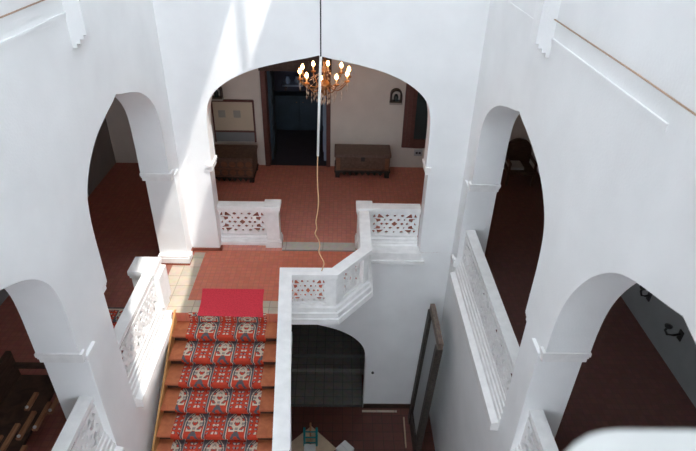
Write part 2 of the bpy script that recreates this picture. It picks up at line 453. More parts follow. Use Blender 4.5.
def lattice(P, Q, z0, z1, off, t=.022, n=None, frame=.04):
    """pierced stone panel standing on the line P-Q"""
    P, Q = Vector(P), Vector(Q); L = (Q - P).length; d = (Q - P) / L; r = Vector((d.y, -d.x))
    if n is None: n = max(1, round((L - 2 * frame) / ((z1 - z0) * 1.75)))
    mb = MB(); hs = []
    W_ = (L - 2 * frame) / n; Hh = z1 - z0 - .02
    for k in range(n):
        for h in UH:
            hs.append([(frame + (k + u) * W_, z0 + .01 + v * Hh) for u, v in grow(h)])
    def fn(u, v, tt):
        q = P + d * u + r * (off + tt); return (q.x, q.y, v)
    mb.slab([(0, z0), (L, z0), (L, z1), (0, z1)], hs, fn, -t / 2, t / 2)
    return mb

def rail_prof(o0, o1, zt):      # top slab with two stepped mouldings under it
    return [(o0, zt), (o1, zt), (o1, zt - .075), (o1 - .025, zt - .085), (o1 - .03, zt - .115), (o1 - .055, zt - .125), (o1 - .06, zt - .16),
            (o0 + .05, zt - .16), (o0 + .045, zt - .125), (o0 + .02, zt - .115), (o0 + .015, zt - .085), (o0, zt - .075)]
def base_prof(o0, o1, zt, zb):  # stepped base, outermost at the bottom
    h = zt - zb
    return [(o0, zt), (o1 - .13, zt), (o1 - .125, zt - h * .18), (o1 - .085, zt - h * .22), (o1 - .08, zt - h * .42), (o1 - .04, zt - h * .46),
            (o1 - .035, zt - h * .66), (o1, zt - h * .7), (o1, zb), (o0, zb)]
def newel(mb, x0, x1, y0, y1, z0, zt):
    mb.box(x0 + .035, x1 - .035, y0 + .035, y1 - .035, z0, zt - .10)
    mb.box(x0 + .015, x1 - .015, y0 + .015, y1 - .015, zt - .15, zt - .09)
    mb.box(x0, x1, y0, y1, zt - .09, zt)
    mb.box(x0, x1, y0, y1, z0, z0 + .14); mb.box(x0 + .015, x1 - .015, y0 + .015, y1 - .015, z0 + .14, z0 + .2)
    return mb

GB = 'pierced white balustrades'
# back arch, left of the gap
def back_bal(name, label, xa, xb, n0, n1):
    t = thing(name, label, 'balustrade', ((xa + xb) / 2, .3, 0), GB)
    y = .42
    path = [(xa, y), (xb, y)]
    MB().sweep(path, rail_prof(0, .23, .95)).build('handrail', 'stone', t)
    MB().sweep(path, base_prof(.03, .23, .26, 0)).build('base', 'stone', t)
    lattice((xa, y), (xb, y), .25, .80, .12).build('lattice_panel', 'stone', t)
    newel(MB(), n0, n1, .10, .44, 0, 1.0).build('newel_post', 'stone', t, bevel=.008)
    return t
back_bal('balustrade', 'pierced white balustrade in back arch left of the gap, before the carved chest', -2.2, -1.18, -1.21, -.87)
back_bal('balustrade', 'pierced white balustrade in back arch right of the gap, near the lidded chest', .98, 2.02, .68, 1.02)

# landing and stair side: one continuous run
t = thing('balustrade', 'white balustrade with angled corner edging the red landing and the open stair side', 'balustrade', (0, -1.9, 0), GB)
S_, A_, B_, C_, D_ = (-.42, -5.4), (-.68, -1.84), (.22, -1.83), (.73, -1.2), (.73, .10)
path = [S_, A_, B_, C_, D_]
MB().sweep(path, rail_prof(0, .21, .95)).build('handrail', 'stone', t)
MB().sweep([A_, B_, C_, D_], [(.0, .26), (.15, .26), (.155, .21), (.20, .20), (.205, .12), (.24, .11), (.245, .01), (.27, .0), (.27, -.12), (.0, -.12)]).build('base', 'stone', t)
def along(P, Q, a, b_):
    P, Q = Vector(P), Vector(Q); d = (Q - P).normalized(); L = (Q - P).length
    return tuple(P + d * a), tuple(P + d * (L - b_))
for (P, Q), (a, b_) in (((A_, B_), (.14, .07)), ((B_, C_), (.14, .14)), ((C_, D_), (.14, .15))):
    lattice(*along(P, Q, a, b_), .25, .81, .10, n=1).build('lattice_panel', 'stone', t)
pb = Vector(B_)
for (X0, X1, X2) in ((A_, B_, C_), (B_, C_, D_)):
    p0 = Vector(X1) + (Vector(X0) - Vector(X1)).normalized() * .10
    p1 = Vector(X1) + (Vector(X2) - Vector(X1)).normalized() * .12
    MB().sweep([tuple(p0), X1, tuple(p1)], [(.04, .81), (.16, .81), (.16, .25), (.04, .25)]).build('corner_pier', 'stone', t)
d_ = (Vector(A_) - Vector(S_)); 
lattice(S_, (A_[0] + .02, A_[1] - .28), .32, .81, .10, n=4).build('lattice_panel', 'stone', t)
def fn_st(u, v, tt):
    k = (u - S_[1]) / (A_[1] - S_[1]); return (S_[0] + k * (A_[0] - S_[0]) + .10 + tt, u, v)
MB().slab([(-5.4, .33), (-5.4, -1.75), (-2.0, .02), (-2.0, .33)], [], fn_st, -.05, .05).build('stair_curb', 'stone', t)

def side_bal(label, sx, y0, y1, new=False):
    """between the jambs of a side arch; y0 is the near end"""
    t = thing('balustrade', label, 'balustrade', (sx * (XW + .1), (y0 + y1) / 2, 0), GB)
    ra = XW + .06; rb = XW + .24
    if sx < 0: path = [(-rb, y0), (-rb, y1)]       # travel +y: right is +x
    else: path = [(rb, y1), (rb, y0)]              # travel -y: right is -x
    MB().sweep(path, rail_prof(0, rb - ra, .95)).build('handrail', 'stone', t)
    MB().sweep(path, [(.0, .26), (.18, .26), (.185, .19), (.205, .18), (.21, .11), (.23, .10), (.235, .03), (.255, .02), (.26, -.06), (.36, -.09), (.36, -.24), (.2, -.26), (0, -.1)]).build('base', 'stone', t)
    lattice(path[0], path[1], .25, .80, .155).build('lattice_panel', 'stone', t)
    return t
t = side_bal('sunlit white balustrade in first left arch beside the carpeted stair, with a broad end post', -1, AR[-1, 1][0] - AR[-1, 1][2], -2.04)
newel(MB(), -3.21, -2.76, -2.08, -1.64, 0, 1.0).build('newel_post', 'stone', t, bevel=.008)
MB().box(-2.77, -2.64, -2.06, -1.92, -.22, .02).box(-2.8, -2.70, -2.06, -1.66, .2, .85).build('post_base', 'stone', t, bevel=.006)
side_bal('white balustrade in near left arch at the bottom left, beside the dark slatted bench', -1, AR[-1, 2][0] - AR[-1, 2][2], AR[-1, 2][0] + AR[-1, 2][2])
side_bal('long white balustrade in first right arch, high above the leaning frame', 1, AR[1, 1][0] - AR[1, 1][2], AR[1, 1][0] + AR[1, 1][2])
side_bal('white balustrade in near right arch, cut off by the bottom edge', 1, AR[1, 2][0] - AR[1, 2][2], AR[1, 2][0] + AR[1, 2][2])
# upper floor, where the photographer leans
t = thing('balustrade', 'blurred white rail and rounded post of the upper floor, close in the lower right corner', 'balustrade', (.9, -8.9, ZU), GB)
path = [(.8, -8.8), (2.05, -8.8)]
MB().sweep(path, [(0, ZU + .72), (0, ZU + .64), (.2, ZU + .64), (.2, ZU + .72)]).build('handrail', 'stone', t)
MB().sweep(path, [(0.02, ZU + .2), (.18, ZU + .2), (.18, ZU), (0.02, ZU)]).build('base', 'stone', t)
lattice(path[0], path[1], ZU + .19, ZU + .65, .1).build('lattice_panel', 'stone', t)
q = MB(); q.lathe([(0, 0), (.2, 0), (.2, .12), (.17, .14), (.17, .66), (.19, .68), (.19, .73), (0, .73)], (.95, -9.03, ZU), 32)
q.build('newel_post', 'greystone', t)
def rounded(x0, x1, y0, y1, r):
    return [(cx + r * math.cos(a + k * PI / 16), cy + r * math.sin(a + k * PI / 16)) for cx, cy, a in ((x1 - r, y0 + r, -PI / 2), (x1 - r, y1 - r, 0), (x0 + r, y1 - r, PI / 2), (x0 + r, y0 + r, PI)) for k in range(9)]
q = MB(); q.slab(rounded(.60, 1.3, -9.22, -8.82, .13), [], lambda u, v, tt: (u, v, tt), ZU + .72, ZU + .875); q.build('post_cap', 'greystone', t, bevel=.04)

# ------------------------------------------------------------------ staircase
NST, RUN, RISE = 12, .357, .207
SX0, SX1 = -2.60, -.50
t = thing('staircase', 'straight stair with orange-brown treads descending from the red landing', 'staircase', (-1.6, -4, -1.2))
for i in range(1, NST + 1):
    z = -RISE * i; yb = -1.97 - RUN * (i - 1); yf = -1.97 - RUN * i
    st = MB().box(SX0, SX1, yf, yb + .11, z - .05, z).build('step', 'tread', t, bevel=.01)
    MB().box(SX0, SX1, yb + .09, yb + .11, z, z + RISE - (.05 if i > 1 else .2)).build('riser', 'riser', st)
zl = -RISE * NST
MB().box(-XW, -.3, -8.6, -1.97 - RUN * NST + .06, zl - .25, zl - .02).build('lower_landing', 'tread', t)
p = MB()
y_end = -1.97 - RUN * NST
p.slab([(-1.90, -.2), (-1.90, .02), (-1.97, .03), (y_end, zl + .03), (y_end, zl - .25)], [], lambda u, v, tt: (tt, u, v), -2.606, -2.575)
p.build('stringer', 'stringer', t)
p = MB(); p.slab([(-1.99, -.40), (y_end, zl - .40), (y_end, zl - .55), (-1.99, -.6)], [], lambda u, v, tt: (tt, u, v), SX0, SX1)
p.build('soffit', 'plaster', t)

# patterned runner, woven colours worked out cell by cell
RED = (.64, .075, .04); CREAM = (.72, .61, .47); SLATE = (.13, .125, .14); GREY = (.34, .29, .27); DRED = (.27, .022, .02)
def weave(u, v, row):
    """u 0..1 across, v 0..1 along one step (0 at the back): cream medallions and red panels, staggered row by row"""
    x = u * 4 + (0 if row % 2 else 1)
    c = math.floor(x / 2 + .5); a = x - 2 * c; b_ = 2 * v - 1; ax = abs(a)
    if ax < .52:
        arch = .52 - .30 * max(0, -b_ - .1) ** 2
        e = arch - ax
        if e < .05: return SLATE
        if e < .10: return CREAM
        if e < .16: return SLATE if b_ < .2 else RED
        q = math.sin(13 * ax + 1.2) * math.cos(7.5 * b_ + .6) + .35 * math.cos(20 * ax) * math.sin(11 * b_)
        if b_ > .62: return SLATE if q > .1 else RED
        if q > .62: return RED
        if q > .34: return SLATE
        if q < -.72: return GREY
        return CREAM
    a2 = a - math.copysign(1, a); ax = abs(a2)
    if ax > .44: return GREY
    q = math.sin(12 * ax + .4) * math.cos(8.2 * b_ - .4) + .4 * math.cos(17 * ax - 1) * math.sin(10 * b_ + 1)
    if q > .80: return CREAM
    if q > .62: return SLATE
    if q < -.86: return GREY
    if q < -.66: return DRED
    return RED
RX0, RX1, NC = -2.34, -.955, 112
prof = []                                          # (y, z, row, v)
h_ = .012
prof.append((-1.965, h_ * .5, 0, .97))
for i in range(0, NST):
    z = -RISE * i; yn = -1.97 - RUN * i
    r0 = .074 if i else -.012
    va, vb = (.99, 1.0) if i else (.45, .72)
    prof += [(yn - .008, z + h_ * .6, i, .98 if i else .3), (yn - .012, z - .012, i, va), (yn - .010, z - .05, i, vb), (yn + (.078 if i else -.010), z - .058, i, vb), (yn + (.076 if i else -.010), z - RISE + .03, i, 1.0)]
    if i == 0: prof[-2:] = [(yn - .010, z - .05 - .128 * k / 8, 1, .15 + .8 * k / 8) for k in range(9)]
    zz = z - RISE + h_
    n = 26
    for k in range(n):
        prof.append((yn + r0 - (RUN + r0 - .006) * k / n, zz, i + 1, k / n))
me = bpy.data.meshes.new('stair_runner')
vs, fs, cols = [], [], []
for y, z, row, v in prof:
    for c in range(NC + 1): vs.append((RX0 + (RX1 - RX0) * c / NC + .006 * math.sin(row * 2.1), y, z))
for i in range(len(prof) - 1):
    for c in range(NC):
        a = i * (NC + 1) + c
        fs.append((a, a + 1, a + NC + 2, a + NC + 1))
        cols.append(weave((c + .5) / NC, prof[i][3], prof[i][2] + 1))
me.from_pydata(vs, [], fs)
ca = me.color_attributes.new('weave', 'FLOAT_COLOR', 'CORNER')
buf = []
for cl in cols: buf += list(cl + (1,)) * 4
ca.data.foreach_set('color', buf)
me.materials.append(M['carpet'])
run = bpy.data.objects.new('stair_runner', me); COL.objects.link(run)
sd = run.modifiers.new('pile', 'SOLIDIFY'); sd.thickness = .008; sd.offset = -1
tag(run, 'red, cream and grey patterned carpet runner down the middle of the stair', 'carpet')

# crimson mat at the stair head, slightly rumpled
mb = MB(); nx, ny = 16, 14
cs = [Vector((-2.24, -1.30)), Vector((-1.07, -1.30)), Vector((-.99, -2.06)), Vector((-2.17, -2.04))]
vs, fs = [], []
for j in range(ny + 1):
    for i in range(nx + 1):
        a, b_ = i / nx, j / ny
        q = cs[0].lerp(cs[1], a).lerp(cs[3].lerp(cs[2], a), b_)
        q.x += .02 * math.sin(b_ * PI) * (1 - 2 * a)
        vs.append((q.x, q.y, .024 + .004 * math.sin(a * 9) * math.sin(b_ * 7) - .012 * max(0, b_ - .9) * 10))
for j in range(ny):
    for i in range(nx):
        k = j * (nx + 1) + i; fs.append((k, k + nx + 1, k + nx + 2, k + 1))
mb.add(vs, fs)
mat_ = mb.build('door_mat', 'redmat')
sd = mat_.modifiers.new('thick', 'SOLIDIFY'); sd.thickness = .012; sd.offset = -1
tag(mat_, 'plain crimson mat lying at the top of the stair', 'mat')

# ------------------------------------------------------------------ hanging cord
t = thing('hanging_cord', 'long cord hanging straight down the middle of the well, white above and tan below', 'cord', (0, -2.2, 0))
def cord(z0, z1, n, wig):
    return [(.0 + wig * (math.sin(i * 1.3) * .6 + math.sin(i * .47 + 1)), -2.2 + wig * math.cos(i * .9), z0 + (z1 - z0) * i / n) for i in range(n + 1)]
MB().tube([(.09, -2.2, ZS), (.06, -2.2, 4.64)], .009, 8).build('upper_wire', 'iron', t)
MB().tube([(.06, -2.2, 4.66), (.035, -2.2, 4.0), (.01, -2.2, 3.24)], .019, 10).build('white_sleeve', 'cordwhite', t)
tail = [(.01, -2.2, 3.26), (.0, -2.2, 2.9), (.012, -2.2, 2.5), (.0, -2.2, 2.3), (-.03, -2.2, 2.12), (-.015, -2.2, 2.0), (-.045, -2.2, 1.9), (.0, -2.2, 1.8), (.03, -2.2, 1.68), (.01, -2.2, 1.56), (.04, -2.2, 1.46), (.09, -2.2, 1.35), (.085, -2.2, 1.26), (.055, -2.2, 1.16)]
tail = smooth(tail, 3)
MB().tube(tail, .009, 8).build('tan_tail', 'cordtan', t)

# ------------------------------------------------------------------ chandelier in the back hall
CX, CY, CZ = 0.0, 1.5, 3.18
t = thing('chandelier', 'lit gilt chandelier with crystal drops hanging in the back hall', 'chandelier', (CX, CY, CZ))
MB().lathe([(0, .42), (.05, .42), (.03, .34), (.02, .28), (.06, .22), (.03, .14), (.025, .02), (.10, -.04), (.13, -.10), (.06, -.18), (.03, -.24), (.05, -.29), (0, -.33)], (CX, CY, CZ)).build('stem', 'brass', t)
MB().tube([(CX, CY, CZ + .42), (CX, CY, ZU - .32)], .012, 8).build('chain', 'brass', t)
MB().lathe([(0, 0), (.09, 0), (.07, -.06), (.02, -.09), (0, -.09)], (CX, CY, ZU - .3)).build('ceiling_rose', 'brass', t)
def chain_(pts, r):
    """cut drops strung end to end along pts"""
    mb = MB()
    for p, q in zip(pts, pts[1:]):
        p, q = Vector(p), Vector(q); d = (q - p).normalized()
        a = d.cross(Vector((0, 0, 1)) if abs(d.z) < .9 else Vector((1, 0, 0))).normalized(); c = d.cross(a); m_ = p.lerp(q, .45)
        mb.add([p, m_ + a * r, m_ + c * r, m_ - a * r, m_ - c * r, q], [(0, 1, 2), (0, 2, 3), (0, 3, 4), (0, 4, 1), (5, 2, 1), (5, 3, 2), (5, 4, 3), (5, 1, 4)])
    return mb
NA = 10
for k in range(NA):
    a = 2 * PI * k / NA + .2; ca_, sa_ = math.cos(a), math.sin(a)
    def P_(r, z): return (CX + r * ca_, CY + r * sa_, CZ + z)
    pts = []
    for j in range(13):
        s = j / 12
        pts.append(P_(.08 + .42 * s, -.06 - .16 * math.sin(s * PI * .95) * (1 - .35 * s) + .10 * s * s))
    arm = MB().tube(pts, .011, 7).build('arm', 'brass', t)
    MB().lathe([(0, -.01), (.05, .0), (.058, .02), (.02, .012), (.018, .03), (0, .03)], P_(.5, .04), 12).build('drip_pan', 'brass', arm)
    MB().lathe([(.014, 0), (.014, .09), (0, .09)], P_(.5, .065), 10).build('candle', 'candle', arm)
    MB().lathe([(0, 0), (.02, .01), (.036, .04), (.030, .07), (.012, .105), (0, .115)], P_(.5, .155), 10).build('bulb', 'bulb', arm)
    for (r, z, n, h) in ((.50, .03, 2, .11), (.37, -.15, 2, .12), (.22, -.19, 2, .12)):
        chain_([P_(r, z - h * q) for q in range(n + 1)], .013).build('crystal_string', 'crystal', t)
    chain_([P_(.05 + .40 * (j / 6) ** 2, .30 - .40 * j / 6 + .05 * (j / 6) ** 2) for j in range(7)], .011).build('crystal_swag', 'crystal', t)
for j in range(8):
    a = j * PI / 4
    chain_([(CX + .09 * math.cos(a), CY + .09 * math.sin(a), CZ - .16 - m_ * .115) for m_ in range(4)], .014).build('crystal_string', 'crystal', t)
chain_([(CX, CY, CZ - .33), (CX, CY, CZ - .51)], .03).build('crystal_pendant', 'crystal', t)

# ------------------------------------------------------------------ furniture of the back hall
def chest(name, label, x0, x1, y0, y1, zf, zb, zt, front, carved):
    t = thing(name, label, 'chest', ((x0 + x1) / 2, (y0 + y1) / 2, 0))
    MB().box(x0, x1, y0, y1, zf, zb).build('body', front, t, bevel=.01)
    MB().box(x0 - .025, x1 + .025, y0 - .03, y1, zb, zt).build('lid', 'chestlid' if not carved else front, t, bevel=.012)
    f = MB(); w = x1 - x0
    f.box(x0 - .02, x1 + .02, y0 - .02, y1, zf - .045, zf)
    for xx in (x0, x1 - .12):
        f.box(xx, xx + .12, y0 - .01, y0 + .10, 0, zf - .045); f.box(xx, xx + .12, y1 - .1, y1, 0, zf - .045)
    n = 9
    for k in range(n):
        c = x0 + w * (k + .5) / n
        f.add([(c - w / n * .5, y0, zf - .04), (c + w / n * .5, y0, zf - .04), (c, y0, zf - .13), (c - w / n * .5, y0 + .03, zf - .04), (c + w / n * .5, y0 + .03, zf - .04), (c, y0 + .03, zf - .13)],
              [(0, 1, 2), (5, 4, 3), (0, 2, 5, 3), (2, 1, 4, 5)])
    f.build('base', 'chestfoot', t)
    if carved:
        g = MB(); rows = 2
        for r_ in range(rows):
            for k in range(6):
                c = x0 + w * (k + .5) / 6; z = zf + (zb - zf) * (r_ + .5) / rows
                g.lathe([(.0, 0), (.03, .012), (.055, .0), (.075, .014), (.085, 0)], (0, 0, 0), 14)
                nv = 5 * 14
                for i in range(len(g.v) - nv, len(g.v)):
                    a_, b2, c2 = g.v[i]; g.v[i] = (c + a_, y0 - c2, z + b2 * min(1, (zb - zf) / .4))
        for r_ in range(3):
            z = zf + (zb - zf) * r_ / 2; g.box(x0, x1, y0 - .012, y0 + .01, z - .012, z + .012)
        g.build('carving', 'brownwood', t)
    else:
        g = MB()
        for xx in (x0 + .03, x1 - .13): g.box(xx, xx + .1, y0 - .008, y0 + .01, zf + .03, zb - .03)
        g.box(x0 + .2, x1 - .2, y0 - .008, y0 + .01, zf + .05, zf + .07)
        g.build('front_trim', 'brownwood', t)
        MB().box((x0 + x1) / 2 - .05, (x0 + x1) / 2 + .05, y0 - .045, y0 - .028, zb - .1, zb + .01).build('hasp', 'iron', t)
    return t
chest('chest', 'dark carved wooden chest at the left of the hall, under the beige board', -3.1, -1.86, 3.02, 3.82, .16, .62, .70, 'chestwood', True)
chest('chest', 'plain lidded wooden chest on a dark base, right of the hall doorway', .22, 1.64, 3.38, 4.02, .20, .60, .68, 'chestwood', False)

# beige board standing on the carved chest against the wall
t = thing('notice_board', 'beige board with two grey squares in a thin brown frame, above the carved chest', 'board', (-2.4, 3.98, .70))
p = MB(); x0, x1, z0, z1 = -2.93, -1.92, .70, 1.83
MB().box(x0, x1, 3.99, 4.02, z0 + .05, z1 - .02).build('panel', 'board', t)
p.box(x0 - .03, x1 + .03, 3.97, 4.03, z1 - .03, z1 + .02); p.box(x1, x1 + .04, 3.97, 4.03, .70, z1)
p.box(x0 - .04, x0, 3.97, 4.03, .70, z1); p.box(x0, x1, 3.97, 4.03, .98, 1.02)
p.build('frame', 'redwood', t)
for c in (-2.72, -2.33): MB().box(c - .09, c + .09, 3.982, 3.992, 1.38, 1.57).build('square_card', 'greycard', t)
MB().box(x0, x1, 3.985, 3.995, .72, .98).build('lower_panel', 'greywall', t)

# arched wall lanterns
def lantern(label, x, z):
    t = thing('wall_lantern', label, 'lantern', (x, YH, z), 'arched wall lanterns of the hall')
    def arch2(w, h): return [(x - w, z), (x + w, z)] + [(x + w * math.cos(a), z + h - w + w * math.sin(a)) for a in [k * PI / 10 for k in range(11)]]
    MB().slab(arch2(.15, .34), [[(a, b_ + .035) for a, b_ in arch2(.11, .27)]], lambda u, v, tt: (u, tt, v), YH - .16, YH).build('hood', 'frameblack', t)
    MB().box(x - .16, x + .16, YH - .18, YH, z - .04, z + .005).build('shelf', 'greycard', t)
    MB().lathe([(0, 0), (.05, 0), (.06, .10), (.035, .17), (0, .18)], (x, YH - .08, z + .03), 12).build('glass', 'shadepane', t)
    return t
lantern('small dark arched lantern on hall wall, right of the chandelier', 1.74, 1.88)
lantern('small dark arched lantern at hall wall far left, above the beige board', -2.80, 1.90)
t = thing('wall_outlet', 'small grey outlet plate on hall wall below the brown window', 'outlet', (2.45, YH, .42))
MB().box(2.34, 2.56, YH - .03, YH, .36, .54).build('plate', 'outlet', t, bevel=.006)
MB().box(2.38, 2.44, YH - .035, YH - .02, .42, .48).box(2.46, 2.52, YH - .035, YH - .02, .42, .48).build('socket', 'iron', t)

# brown-framed window of the hall
wn = bpy.data.objects.new('window_1', None); COL.objects.link(wn); wn.location = (2.5, YH, 1.6); struct(wn)
p = MB()
p.box(1.98, 2.28, YH - .08, YH, .62, 2.75); p.box(2.28, 3.15, YH - .08, YH, .62, .86); p.box(2.95, 3.15, YH - .08, YH, .62, 2.75); p.box(1.98, 3.15, YH - .08, YH, 2.6, 2.75)
for xx in (2.06, 2.17): p.box(xx, xx + .02, YH - .1, YH - .07, .65, 2.7)
struct(p.build('window_frame', 'redwood', wn, bevel=.008))
struct(MB().box(2.28, 2.95, YH - .03, YH - .01, .86, 2.6).build('pane', 'shadepane', wn))

# hall doorway
dr = bpy.data.objects.new('door_1', None); COL.objects.link(dr); dr.location = (-.8, YH, 0); struct(dr)
p = MB()
p.box(-1.68, -1.55, YH - .07, YH + .3, 0, 2.62); p.box(-.03, .08, YH - .07, YH + .3, 0, 2.62)
struct(p.build('door_frame', 'redwood', dr, bevel=.01))
p = MB(); p.box(-1.7, .1, YH - .1, YH + .3, 2.62, 3.0)
for k in range(14): p.box(-1.66 + k * .125, -1.66 + k * .125 + .07, YH - .12, YH - .09, 2.7, 2.92)
p.box(-1.72, .12, YH - .14, YH, 2.98, 3.06)
struct(p.build('lintel', 'darkwood', dr))
p = MB(); p.box(-1.55, -1.48, YH + .3, YH + 1.05, .02, 2.6)
for z in (.25, 1.0, 1.75): p.box(-1.48, -1.455, YH + .4, YH + .95, z, z + .6)
struct(p.build('door_leaf', 'bluedoor', dr))
p = MB(); p.box(-.11, -.04, YH + .3, YH + 1.05, .02, 2.6)
for z in (.25, 1.0, 1.75): p.box(-.135, -.11, YH + .4, YH + .95, z, z + .6)
struct(p.build('door_leaf', 'bluepale', dr))
# pale shelf seen high up through the doorway
t = thing('wall_shelf', 'pale shelf with small pots in the dark room beyond the hall door', 'shelf', (-1.0, 6.8, 1.4))
MB().box(-1.42, -.8, 6.62, 6.99, 1.36, 1.41).build('board', 'bluepale', t)
for xx in (-1.36, -.92): MB().box(xx, xx + .05, 6.7, 6.99, 1.2, 1.36).build('bracket', 'darkwood', t)
for k, xx in enumerate((-1.27, -.98)):
    o = MB().lathe([(0, 0), (.06, 0), (.09, .08), (.05, .16), (.06, .2), (0, .2)], (xx, 6.8, 1.41), 14).build('clay_pot', 'bluepale')
    tag(o, ('left' if k == 0 else 'right') + ' one of two small pale pots on the shelf beyond the hall door', 'pot', 'pots on the far shelf')
t = thing('cabinet', 'dark blue cabinet at the back of the room beyond the hall door', 'cabinet', (-.9, 6.8, 0))
MB().box(-1.7, -.1, 6.55, 6.98, 0, 1.1).build('body', 'bluedoor', t, bevel=.01)
for xx in (-1.66, -.88): 
    dd = MB().box(xx, xx + .74, 6.525, 6.55, .1, 1.04).build('door', 'bluedoor', t, bevel=.01)
    MB().lathe([(0, 0), (.02, .01), (0, .03)], (xx + (.66 if xx < -1 else .08), 6.51, .9), 10).build('knob', 'brass', dd)

# ------------------------------------------------------------------ right gallery
t = thing('armchair', 'dark round-backed chair with grey cushion far down the right gallery', 'armchair', (5.0, 3.5, 0))
p = MB(); ax_, ay_ = 5.0, 3.62
pts_o = [(ax_ - .36, 0.34)] + [(ax_ + .36 * math.cos(a), .72 + .36 * math.sin(a)) for a in [PI - k * PI / 12 for k in range(13)]] + [(ax_ + .36, .34)]
MB().slab(pts_o, [], lambda u, v, tt: (u, tt, v), ay_, ay_ + .08).build('backrest', 'darkwood', t, bevel=.01)
MB().box(ax_ - .36, ax_ + .36, ay_ - .6, ay_, .34, .42).build('seat', 'darkwood', t, bevel=.01)
MB().box(ax_ - .3, ax_ + .08, ay_ - .5, ay_ - .05, .42, .50).build('cushion', 'cushion', t, bevel=.03)
for sx in (-1, 1):
    MB().box(ax_ + sx * .33 - .03, ax_ + sx * .33 + .03, ay_ - .6, ay_, .60, .65).box(ax_ + sx * .33 - .025, ax_ + sx * .33 + .025, ay_ - .58, ay_ - .52, .42, .60).build('armrest', 'darkwood', t)
    for yy in (ay_ - .58, ay_ - .0):
        MB().box(ax_ + sx * .33 - .03, ax_ + sx * .33 + .03, yy, yy + .06, 0, .34).build('leg', 'darkwood', t)
def hook(label, y, z, s=1.0):
    t = thing('wall_bracket', label, 'bracket', (GX, y, z), 'iron brackets on the right gallery wall')
    MB().box(GX - .02, GX, y - .05, y + .05, z - .09, z + .09).build('plate', 'iron', t, bevel=.005)
    MB().tube([(GX, y, z + .03), (GX - .10 * s, y, z + .0), (GX - .20 * s, y - .01, z + .03), (GX - .25 * s, y - .01, z + .12), (GX - .22 * s, y, z + .18)], .018, 8).build('hook_arm', 'iron', t)
    MB().lathe([(0, 0), (.05, .0), (.06, .03), (.02, .04), (0, .05)], (GX - .22 * s, y, z + .17), 12).build('cup', 'iron', t)
hook('dark iron bracket on right gallery wall, the farther and smaller looking of two', -2.1, .62, .8)
hook('dark iron bracket on right gallery wall, the nearer of two', -3.1, .66, 1.2)

# ------------------------------------------------------------------ left gallery
t = thing('slatted_bench', 'dark wooden slatted bench in the near left gallery at the bottom left', 'bench', (-4.0, -4.6, 0))
bx0, bx1, by0, by1 = -4.35, -3.72, -6.2, -3.75
MB().box(bx0, bx1, by0, by1, .30, .36).build('seat', 'darkwood', t)
for k, (x, ya, yb) in enumerate(((-3.66, -4.72, -4.26), (-3.66, -5.3, -4.95), (-3.80, -4.86, -4.42), (-3.80, -5.6, -5.1), (-3.92, -5.10, -4.62), (-3.92, -4.4, -4.1), (-4.05, -5.2, -4.8), (-3.58, -4.45, -4.15))):
    sl = MB().box(x - .032, x + .032, ya, yb, .36, .40).build('slat', 'slat', t, bevel=.006)
    MB().lathe([(0, 0), (.02, 0), (.022, .02), (0, .03)], (x, ya + .03, .40), 10).build('peg', 'whitebox', sl)
p = MB()
MB().box(bx0 - .04, bx0 + .03, by0, by1, .36, .85).build('backrest', 'darkwood', t)
for yy in (by0, by1 - .08):
    for xx in (bx0, bx1 - .07): MB().box(xx, xx + .07, yy, yy + .08, 0, .30).build('leg', 'darkwood', t)
for yy in (by0, by1 - .07): MB().box(bx0, bx1, yy, yy + .07, .56, .62).box(bx1 - .07, bx1, yy, yy + .07, .36, .56).build('armrest', 'darkwood', t)

mb = MB(); x0, x1, y0, y1 = -3.95, -3.30, -3.4, -1.85; nx, ny = 34, 80
vs, fs, cols = [], [], []
for j in range(ny + 1):
    for i in range(nx + 1): vs.append((x0 + (x1 - x0) * i / nx, y0 + (y1 - y0) * j / ny, .014))
for j in range(ny):
    for i in range(nx):
        k = j * (nx + 1) + i; fs.append((k, k + 1, k + nx + 2, k + nx + 1))
        e = min(i, nx - 1 - i, (j), ny - 1 - j)
        cols.append(SLATE if e < 2 else CREAM if e < 4 else weave(i / nx * .7, (j % 20) / 20, j // 20))
me = bpy.data.meshes.new('gallery_rug'); me.from_pydata(vs, [], fs)
ca = me.color_attributes.new('weave', 'FLOAT_COLOR', 'CORNER'); buf = []
for cl in cols: buf += list(cl + (1,)) * 4
ca.data.foreach_set('color', buf); me.materials.append(M['carpet'])
rug = bpy.data.objects.new('gallery_rug', me); COL.objects.link(rug)
sd = rug.modifiers.new('pile', 'SOLIDIFY'); sd.thickness = .012; sd.offset = -1
tag(rug, 'red patterned rug on the left gallery floor behind the sunlit balustrade', 'rug')

# ------------------------------------------------------------------ ground floor
t = thing('standing_frame', 'tall dark wooden frame with pale panel standing by the right wall of the ground floor', 'frame', (2.4, -1.0, ZG))
fx, fy0, fy1, fz = 2.37, -1.55, -.32, -1.12
def lean(u, v, tt):   # u along y, v height; foot set a little away from the wall
    k = (v - ZG) / (fz - ZG); return (2.24 + .16 * k + tt, u, v)
MB().slab([(fy0, fz - .16), (fy1, fz - .16), (fy1, fz), (fy0, fz)], [], lean, -.05, .05).build('top_rail', 'frametop', t, bevel=.008)
MB().slab([(fy0, ZG), (fy0 + .16, ZG), (fy0 + .16, fz - .16), (fy0, fz - .16)], [], lean, -.08, .06).build('stile', 'frameblack', t, bevel=.008)
MB().slab([(fy1 - .2, ZG), (fy1, ZG), (fy1, fz - .16), (fy1 - .2, fz - .16)], [], lean, -.08, .06).build('stile', 'frameblack', t, bevel=.008)
MB().slab([(fy0 + .16, ZG), (fy1 - .13, ZG), (fy1 - .13, ZG + .45), (fy0 + .16, ZG + .45)], [], lean, -.05, .05).build('bottom_rail', 'frameblack', t, bevel=.008)
MB().slab([(fy0 + .16, ZG + .45), (fy1 - .13, ZG + .45), (fy1 - .13, fz - .16), (fy0 + .16, fz - .16)], [], lean, -.012, .012).build('panel', 'pane', t)
